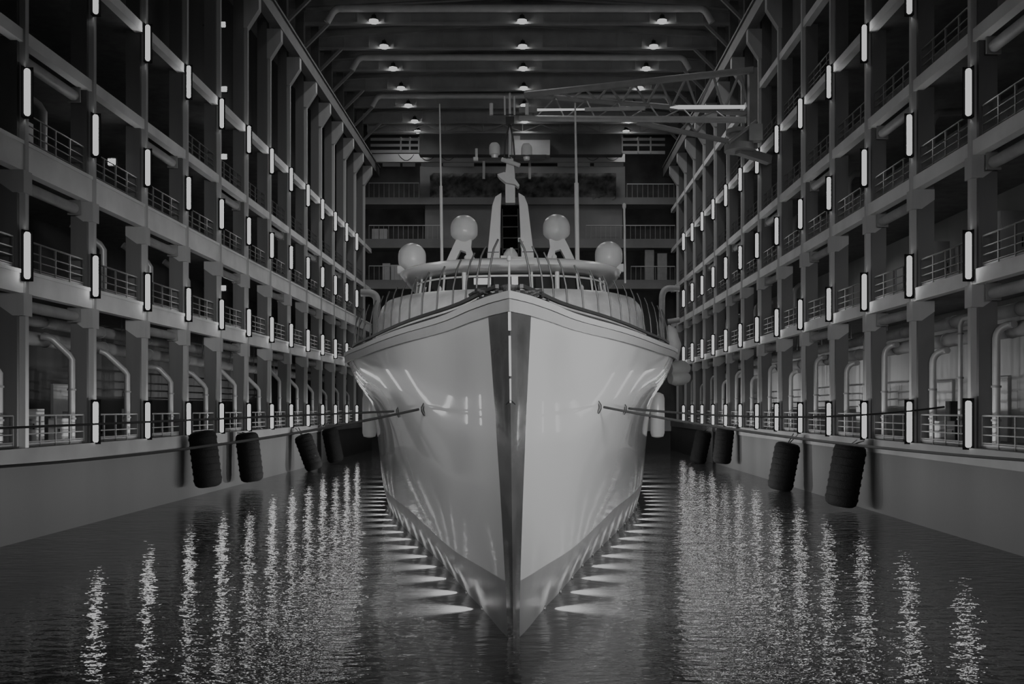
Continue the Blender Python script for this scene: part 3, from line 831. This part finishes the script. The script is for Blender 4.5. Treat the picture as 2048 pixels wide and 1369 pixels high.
# superstructure lofts
def plan(w_, af, d, ab, n=18, e_=0.75, p_=0.9):
    pts = []
    for i in range(-n, n+1):
        t = i/n*PI/2
        sx = math.copysign(abs(math.sin(t))**e_, t)
        pts.append((w_*sx, af + d*(1-abs(math.cos(t))**p_)))
    return [(-w_, ab)] + pts + [(w_, ab)]
def loft(levels, ab, name, mt, smooth=40, top=True, bottom=False, **kw):
    m = MB(); rows_ = []
    for (z, w_, af, d) in levels:
        rows_.append([(x, y, z) for (x, y) in plan(w_, af, d, ab, **kw)])
    m.grid(rows_, close=True)
    if top: m.poly(rows_[-1])
    if bottom: m.poly(rows_[0][::-1])
    return m.build(name, mt, yacht, smooth=smooth)
loft([(6.38,6.4,21.5,6),(7.6,6.35,21.8,6),(8.7,6.25,22.2,6),(9.15,6.12,22.5,6),(9.4,5.95,22.8,6),(9.52,5.6,23.2,5.7)], 52, 'deckhouse', WRAP, smooth=60)['label'] = 'deckhouse under white plastic wrap'
loft([(9.5,5.0,28.3,4.6),(11.1,4.8,28.9,4.6)], 50, 'bridge_wall', BLACK, smooth=50)
loft([(10.98,4.55,28.3,4.2),(11.0,5.2,27.3,4.6),(11.12,5.58,26.9,4.8),(11.26,5.66,26.9,4.8),(11.42,5.45,27.2,4.8),(11.56,4.9,27.8,4.8),(11.62,4.0,29,4.5)], 50, 'bridge_roof', WHITE, smooth=70, bottom=True)
# bridge windows: panes, frames
def plan_at(w_, af, d, t, e_=0.75, p_=0.9):
    return (w_*math.copysign(abs(math.sin(t))**e_, t), af + d*(1-abs(math.cos(t))**p_))
NW = 11
angs = [-1.35 + 2.7*i/NW for i in range(NW+1)]
for i in range(NW):
    t0, t1 = angs[i]+0.03, angs[i+1]-0.03
    rows_ = []
    for (z, w_, af) in ((9.62,5.02,28.12),(10.72,4.9,28.5)):
        rows_.append([( *plan_at(w_, af, 4.6, t0+(t1-t0)*j/4), z) for j in range(5)])
    MB().grid(rows_).build('bridge_window', GLASSM, yacht)
for t in angs:
    p = [( *plan_at(w_, af, 4.6, t), z) for (z, w_, af) in ((9.5,5.05,28.05),(10.98,4.9,28.55))]
    MB().bar(p[0], p[1], 0.09, 0.06).build('window_mullion', WHITE, yacht)
pts = [( *plan_at(4.93, 28.45, 4.6, -1.45+2.9*j/24), 10.8) for j in range(25)]
MB().tube(pts, 0.05, 6).build('window_header', WHITE, yacht, smooth=60)
for (u0,u1,v0,v1) in ((948,982,556,569),(1023,1036,553,570)):
    c0 = P((u0+u1)/2,(v0+v1)/2,46.0); wx = (u1-u0)*46/F; hz = (v1-v0)*46/F
    l = yacht_local = None
    o = MB().cbox((0,0,0),(wx,0.03,hz)).build('console_screen', SCREEN, yacht)
    o.location = ((c0[0]-(-0.345-0.0192*(46-YA)))+0.0122*c0[2], 46-YA, c0[2])
# radomes
def radome(name, x, a, zc, r, zped, splay):
    prof = [(r*0.42,-r*1.0),(r*0.86,-r*0.62),(r*0.98,-r*0.45),(r,-r*0.2),(r,0.1*r)]
    for j in range(1,9):
        t = j/8*PI/2; prof.append((max(r*math.cos(t),0.01), 0.1*r+r*0.92*math.sin(t)))
    o = MB().lathe(prof, n=32).build('radome', WHITE, yacht, smooth=45); o.location = (x, a, zc)
    if splay:
        sg = 1 if x > 0 else -1
        m = MB()
        zb_ = zped - zc
        for q in ([(0.42,-r*0.85),(-0.42,-r*0.85),(-0.36,-r-0.45),(-0.1,-r-0.55),(0.2,-r-0.45),(0.45,-r-0.95),(0.55,zb_),(1.35,zb_),(0.95,-r-1.0),(0.6,-r-0.25)],
                  [(-0.36,-r-0.3),(-0.1,-r-0.55),(-0.15,zb_),(-0.7,zb_),(-0.55,-r-0.9)]):
            qq = [(sg*px_, pz_) for px_, pz_ in q]
            m.prism_axis(qq if sg < 0 else qq[::-1], -0.3, 0.3, 'y')
        m.build('pedestal', WHITE, o)
    else:
        MB().lathe([(r*0.8,zped-zc),(r*0.7,zped-zc+0.2),(r*0.45,-r*0.9)], n=20).build('pedestal', WHITE, o, smooth=40)
radome('r', -2.49, 34, 14.1, 0.73, 11.4, True); radome('r', 2.49, 34, 14.1, 0.73, 11.4, True)
radome('r', -5.05, 31.5, 12.2, 0.71, 11.1, False); radome('r', 5.05, 31.5, 12.2, 0.71, 11.1, False)
# mast
for s in (-1, 1):
    pts = [(s*0.62,11.4),(s*1.3,11.4),(s*1.24,12.6),(s*0.95,15.3),(s*0.78,15.75),(s*0.46,15.95),(s*0.5,15.2)]
    leg = MB().prism_axis(pts if s > 0 else pts[::-1], 33.6, 34.5, 'y').build('mast_leg', MASTM, yacht)
    MB().box(min(s*0.62,s*1.27), max(s*0.62,s*1.27), 33.55, 34.5, 12.75, 12.79).build('seam', BLACK, leg)
m = MB().box(-0.5,0.5,34.2,34.5,11.4,15.4)
core = m.build('mast_core', DEADBLK, yacht)
m = MB()
for z in (12.4,13.0,13.6,14.2,14.8): m.box(-0.45,0.45,34.1,34.16,z,z+0.05)
for x_ in (-0.45,0.4): m.box(x_,x_+0.05,34.1,34.16,11.9,15.2)
m.build('ladder', DARKST, core)
m = MB().lathe([(0.42,0),(0.46,0.3),(0.36,0.75),(0.2,0.98),(0.05,1.02)], c=(0,33.3,11.9), n=18)
m.build('searchlight_dome', MASTM, yacht, smooth=50)
m = MB(); m.cbox((-0.35,33.0,12.35),(0.35,0.2,0.25)); m.cbox((0.4,33.0,12.3),(0.45,0.2,0.22)); m.cbox((0.55,33.2,13.35),(0.3,0.2,0.2)); m.tube([(0.05,33,11.5),(0.05,33,12.9)],0.08,8)
m.build('horn_cluster', WHITE, yacht)
def zv(v, Y=52.0): return HC + (V0-v)*Y/F
m = MB()
m.prism_axis([(-0.24,15.5),(0.28,15.5),(0.28,17.0),(0.2,17.9),(-0.14,17.9),(-0.24,17.0)], 34.0, 34.5, 'y')
m.tube([(0.03,34.2,17.8),(0.06,34.2,21.5)],[0.1,0.05],8)
m.build('topmast', MASTM, yacht, smooth=30)
m = MB(); m.prism_axis([(-0.66,zv(351)),(-0.3,zv(347)),(0.1,zv(350)),(0.52,zv(373)),(0.45,zv(377)),(0.3,zv(372)),(-0.2,zv(368)),(-0.55,zv(357))], 33.7, 34.3, 'y')
m.build('radar_scanner', MASTM, yacht)
m = MB().tube([(-0.42,33.9,zv(320)),(0,33.8,zv(326)),(0.55,33.7,zv(334))],[0.11,0.12,0.11],10)
m.build('radar_scanner', MASTM, yacht, smooth=40)
m = MB(); m.box(-1.85,0.1,34.0,34.4,zv(318),zv(315)); m.box(0,2.0,34.0,34.4,zv(313),zv(310))
cross = m.build('crosstree', BLACK, yacht)
m = MB(); m.cbox((-1.82,34.1,zv(317)),(0.25,0.25,0.16)); m.tube([(-1.78,34.1,zv(316)),(-1.78,34.1,zv(296))],0.07,8)
m.build('mast_light', MASTM, cross)
for x, zc in ((-0.8, zv(294)), (0.93, zv(296))):
    o = MB().lathe([(0.15,-0.62),(0.2,-0.4),(0.29,-0.36),(0.3,0.0),(0.27,0.15),(0.18,0.26),(0.02,0.3)], n=20).build('small_radome', WHITE, yacht, smooth=45)
    o.location = (x, 34.2, zc)
for s in (-1, 1):
    MB().tube([(s*0.28,34.1,zv(316)),(s*0.22,34.1,zv(280)),(0.04,34.1,zv(245))],0.045,6).build('mast_strut', BLACK, yacht)
m = MB(); m.cbox((0.05,34.1,zv(240)),(0.45,0.3,0.35)); m.box(-0.95,0.98,34.1,34.2,zv(229),zv(227))
o = m.build('masthead_frame', BLACK, yacht)
for x in (-0.95, 0.97):
    MB().tube([(x,34.1,zv(229)),(x,34.1,zv(206))],0.1,10).build('antenna_pod', MASTM, o, smooth=40)
for x, w_ in ((-0.22,0.05),(0.3,0.05)):
    MB().tube([(x,34.1,zv(229)),(x,34.1,zv(192))],w_,6).build('mast_pole', MASTM, o)
# whip antennas
for (x, ztop, zsp, r1) in ((-3.42, 19.6, 15.5, 0.075), (3.33, 19.6, 15.6, 0.11)):
    o = MB().tube([(x,30,11.2),(x,30,zsp),(x,30,zsp+0.02),(x-0.02,30,ztop)],[r1,r1,r1*0.62,r1*0.4],8).build('whip_antenna', MASTM, yacht, smooth=40)
m = MB().tube([(6.0,32.5,10.9),(6.0,32.5,14.85)],0.055,6); m.lathe([(0.05,14.8),(0.1,14.9),(0.1,15.05),(0.03,15.12)], c=(6.0,32.5,0), n=10)
m.build('signal_pole', MASTM, yacht)
for s in (-1, 1):
    MB().tube([(s*2.12,28.6,11.35),(s*2.12,28.6,11.75),(s*2.12,28.6,11.82)],[0.12,0.12,0.06],12).build('searchlight', WHITE, yacht, smooth=40)
    m = MB(); m.cbox((s*5.62,31.5,11.55),(0.35,0.3,0.4)); m.cbox((s*5.5,31.5,11.3),(0.2,0.2,0.3))
    m.build('side_light', WHITE, yacht)
    MB().tube([(s*2.2,27.6,9.6),(s*2.2,27.6,10.85)],0.11,10).build('wiper_post', WHITE, yacht, smooth=40)
    m = MB().lathe([(0.02,0),(0.08,0.05),(0.09,0.5),(0.02,0.6)], c=(s*3.3,26.8,9.52), n=10)
    m.build('deck_vent', WHITE, yacht, smooth=40)
    # fairleads
    for (a, z) in ((7.0, 4.38), (10.8, 4.32)):
        x = hb(a, z)
        m = MB().tube([(s*(x-0.02),a,z-0.14),(s*(x+0.05),a,z-0.02),(s*(x+0.05),a,z+0.06),(s*(x-0.02),a,z+0.18)],0.045,8)
        m.build('fairlead', BLACK, yacht, smooth=50)
# tarpaulin-covered davit outside the starboard rail
m = MB()
m.tube([(7.35,27,8.2),(7.5,27,8.0),(7.6,27,7.3),(7.45,27,6.8),(7.2,27,6.5)],[0.05,0.22,0.36,0.42,0.3],12)
dv = m.build('covered_davit', PIPE, yacht, smooth=60); dv['label'] = 'grey tarpaulin covered davit'
m = MB()
for z_, r_ in ((5.7,0.52),(6.15,0.5)):
    m.tube([(7.35,26.6,z_),(7.6,26.7,z_),(8.0,26.8,z_+0.05),(8.25,26.9,z_)],[r_*0.5,r_*0.7,r_*0.7,r_*0.4],12)
m.build('tarpaulin_roll', STEEL, dv, smooth=60)
MB().tube([(7.0,27.3,6.5),(7.4,27,6.4),(7.7,26.8,6.2)],0.08,8).build('davit_arm', BLACK, dv)
# underwater hull lights
spot_a = [3.1 + 1.88*i for i in range(17)] + [36, 40, 44, 48, 52, 56]  # aftmost group is unseen, added to light the far dock walls
for s in (-1, 1):
    for i, a in enumerate(spot_a):
        x = hb(a, 0.06)
        MB().lathe([(0.07,-0.02),(0.07,0.015),(0.04,0.03)], n=12).build('hull_light', GLOW, yacht)
        o = COL.objects[-1]; o.location = (s*(x+0.01), a, 0.0); o.rotation_euler = (0, s*PI/2, 0)
        ld = bpy.data.lights.new('hull_spot', 'SPOT'); ld.energy = 1350 if i < 17 else 4200; ld.spot_size = math.radians(80); ld.spot_blend = 0.75; ld.shadow_soft_size = 0.04
        lo = bpy.data.objects.new('hull_spot', ld); COL.objects.link(lo); lo.parent = yacht
        lo.location = (s*(x+0.07), a, 0.2); lo.rotation_euler = (0, -s*math.radians(79 if i < 4 else 80.5 if i < 8 else 84 if i < 17 else 87.5), 0)
        pd = bpy.data.lights.new('scallop_fill', 'SPOT'); pd.energy = 20; pd.spot_size = math.radians(105); pd.spot_blend = 1.0; pd.shadow_soft_size = 0.05  # added lamp off the hull, throws scallops back onto the boot top
        po = bpy.data.objects.new('scallop_fill', pd); COL.objects.link(po); po.parent = yacht
        po.location = (s*(x+0.5), a-0.25, 0.3); po.rotation_euler = (0, s*math.radians(92), 0)

# white fenders between hull and dock
for s, sn in ((-1,'port'), (1,'starboard')):
    c = P(739 if s < 0 else 1315, 820, 49.0)
    e = empty('hull_fender', (c[0], 49.0, 2.9), 0, 'white fender hanging against the %s side of the hull' % sn, 'fender', 'white hull fenders')
    MB().lathe([(0.1,0),(0.3,0.06),(0.36,0.25),(0.36,2.0),(0.3,2.2),(0.1,2.3)], n=20).build('body', WHITE, e, smooth=45)
    MB().tube([(0,0,2.25),(0,0,3.5)],0.03,6).build('lanyard', BLACK, e)

# mooring lines
def rope(Fp, B, sag, r, label):
    Fp, B = Vector(Fp), Vector(B); pts = []
    for i in range(33):
        t = i/32; p = Fp.lerp(B, t); p.z -= sag*4*t*(1-t); pts.append(p)
    tag(MB().tube(pts, r, 8).build('mooring_line', ROPE, smooth=60), label, 'rope')
def hp(a, z, s):
    v = Vector((s*(hb(a,z)+0.14), a, z)); return Matrix.LocRotScale(yacht.location, yacht.rotation_euler, None) @ v
rope(hp(7.0,4.4,-1), (-16.75,17.0,3.2), 0.52, 0.032, 'dark mooring line from the port bow, lower of the two')
rope(hp(10.8,4.35,-1), (-16.75,24.0,3.75), 0.0, 0.032, 'dark mooring line from the port bow, upper of the two')
rope(hp(7.0,4.4,1), (14.45,17.0,3.25), 0.36, 0.032, 'dark mooring line from the starboard bow, lower of the two')
rope(hp(10.8,4.35,1), (15.66,36.6,4.45), 0.32, 0.036, 'dark mooring line from the starboard bow, upper of the two')

# ------------------------------------------------------------------ lights
def area(name, loc, target, sx, sy, e_, spread=180):
    d = bpy.data.lights.new(name, 'AREA'); d.shape = 'RECTANGLE'; d.size = sx; d.size_y = sy; d.energy = e_; d.spread = math.radians(spread)
    o = bpy.data.objects.new(name, d); COL.objects.link(o); o.location = loc
    o.rotation_euler = (Vector(target)-Vector(loc)).to_track_quat('-Z', 'Y').to_euler(); return o
def spot(name, loc, e_, ang=150, r=0.3):
    d = bpy.data.lights.new(name, 'SPOT'); d.energy = e_; d.spot_size = math.radians(ang); d.spot_blend = 0.6; d.shadow_soft_size = r
    o = bpy.data.objects.new(name, d); COL.objects.link(o); o.location = loc; return o
for y in [yk(k) for k in range(7, 14)]:
    for x in lampx: spot('bay_light', (x, y-0.3, 33.0), 650)
for y in (47, 57):
    for x in lampx: spot('bay_light', (x, y, 33.0), 160)
area('front_fill', (1, -8, 9), (0, 45, 9), 9, 6, 560, 45)  # added fill from behind the camera, aimed at the yacht
area('hull_fill_right', (12.5, 5, 9), (1.5, 26, 4.5), 4, 5, 850, 50)  # added fill that brightens the right hull side
area('hull_fill_left', (-13.0, 7, 9), (-1.5, 28, 4), 4, 4, 190, 50)  # weaker added fill for the left hull side

for s, X, dep, es in ((-1, XL, 3.2, 4), (1, XR, 2.4, 30)):
    for z in (LEVELS[0]-0.5, LEVELS[1]-0.7, LEVELS[2]-0.5, LEVELS[3]-0.5):
        for k in (-1, 0, 1, 2, 3, 4, 5, 7, 9, 11):
            spot('gallery_fill', (X+s*dep, yk(k)+2.5, z), es*(0.5 if z > 15 else 1), 165, 0.15)  # added lamps without fixtures, brighten the gallery interiors
wd = bpy.data.worlds.new('hall'); scene.world = wd; wd.use_nodes = True
wd.node_tree.nodes['Background'].inputs[0].default_value = (1,1,1,1)
wd.node_tree.nodes['Background'].inputs[1].default_value = 0.006

# ------------------------------------------------------------------ camera and tone
cd = bpy.data.cameras.new('camera'); cam = bpy.data.objects.new('camera', cd); COL.objects.link(cam)
cam.location = (0, 0, HC); cam.rotation_euler = (PI/2, 0, 0)
cd.sensor_fit = 'HORIZONTAL'; cd.sensor_width = 36; cd.lens = F/2048*36
cd.shift_x = (1024-U0)/2048; cd.shift_y = (V0-684.5)/2048
cd.clip_start = 0.1; cd.clip_end = 400
scene.camera = cam
vs = scene.view_settings
vs.view_transform = 'Standard'; vs.look = 'None'; vs.exposure = 0; vs.gamma = 1
vs.use_curve_mapping = True
cm = vs.curve_mapping; cm.use_clip = True
cm.clip_max_x = 60.0; cm.clip_max_y = 60.0
c = cm.curves[3]
c.points[0].location = (0, 0); c.points[1].location = (60.0, 0.46)
for x, y in ((0.1, 0.098), (0.2, 0.185), (0.3, 0.252), (0.45, 0.322), (0.7, 0.38), (1.0, 0.405), (4.0, 0.44)): c.points.new(x, y)
for p in c.points: p.handle_type = 'VECTOR'
cm.update()
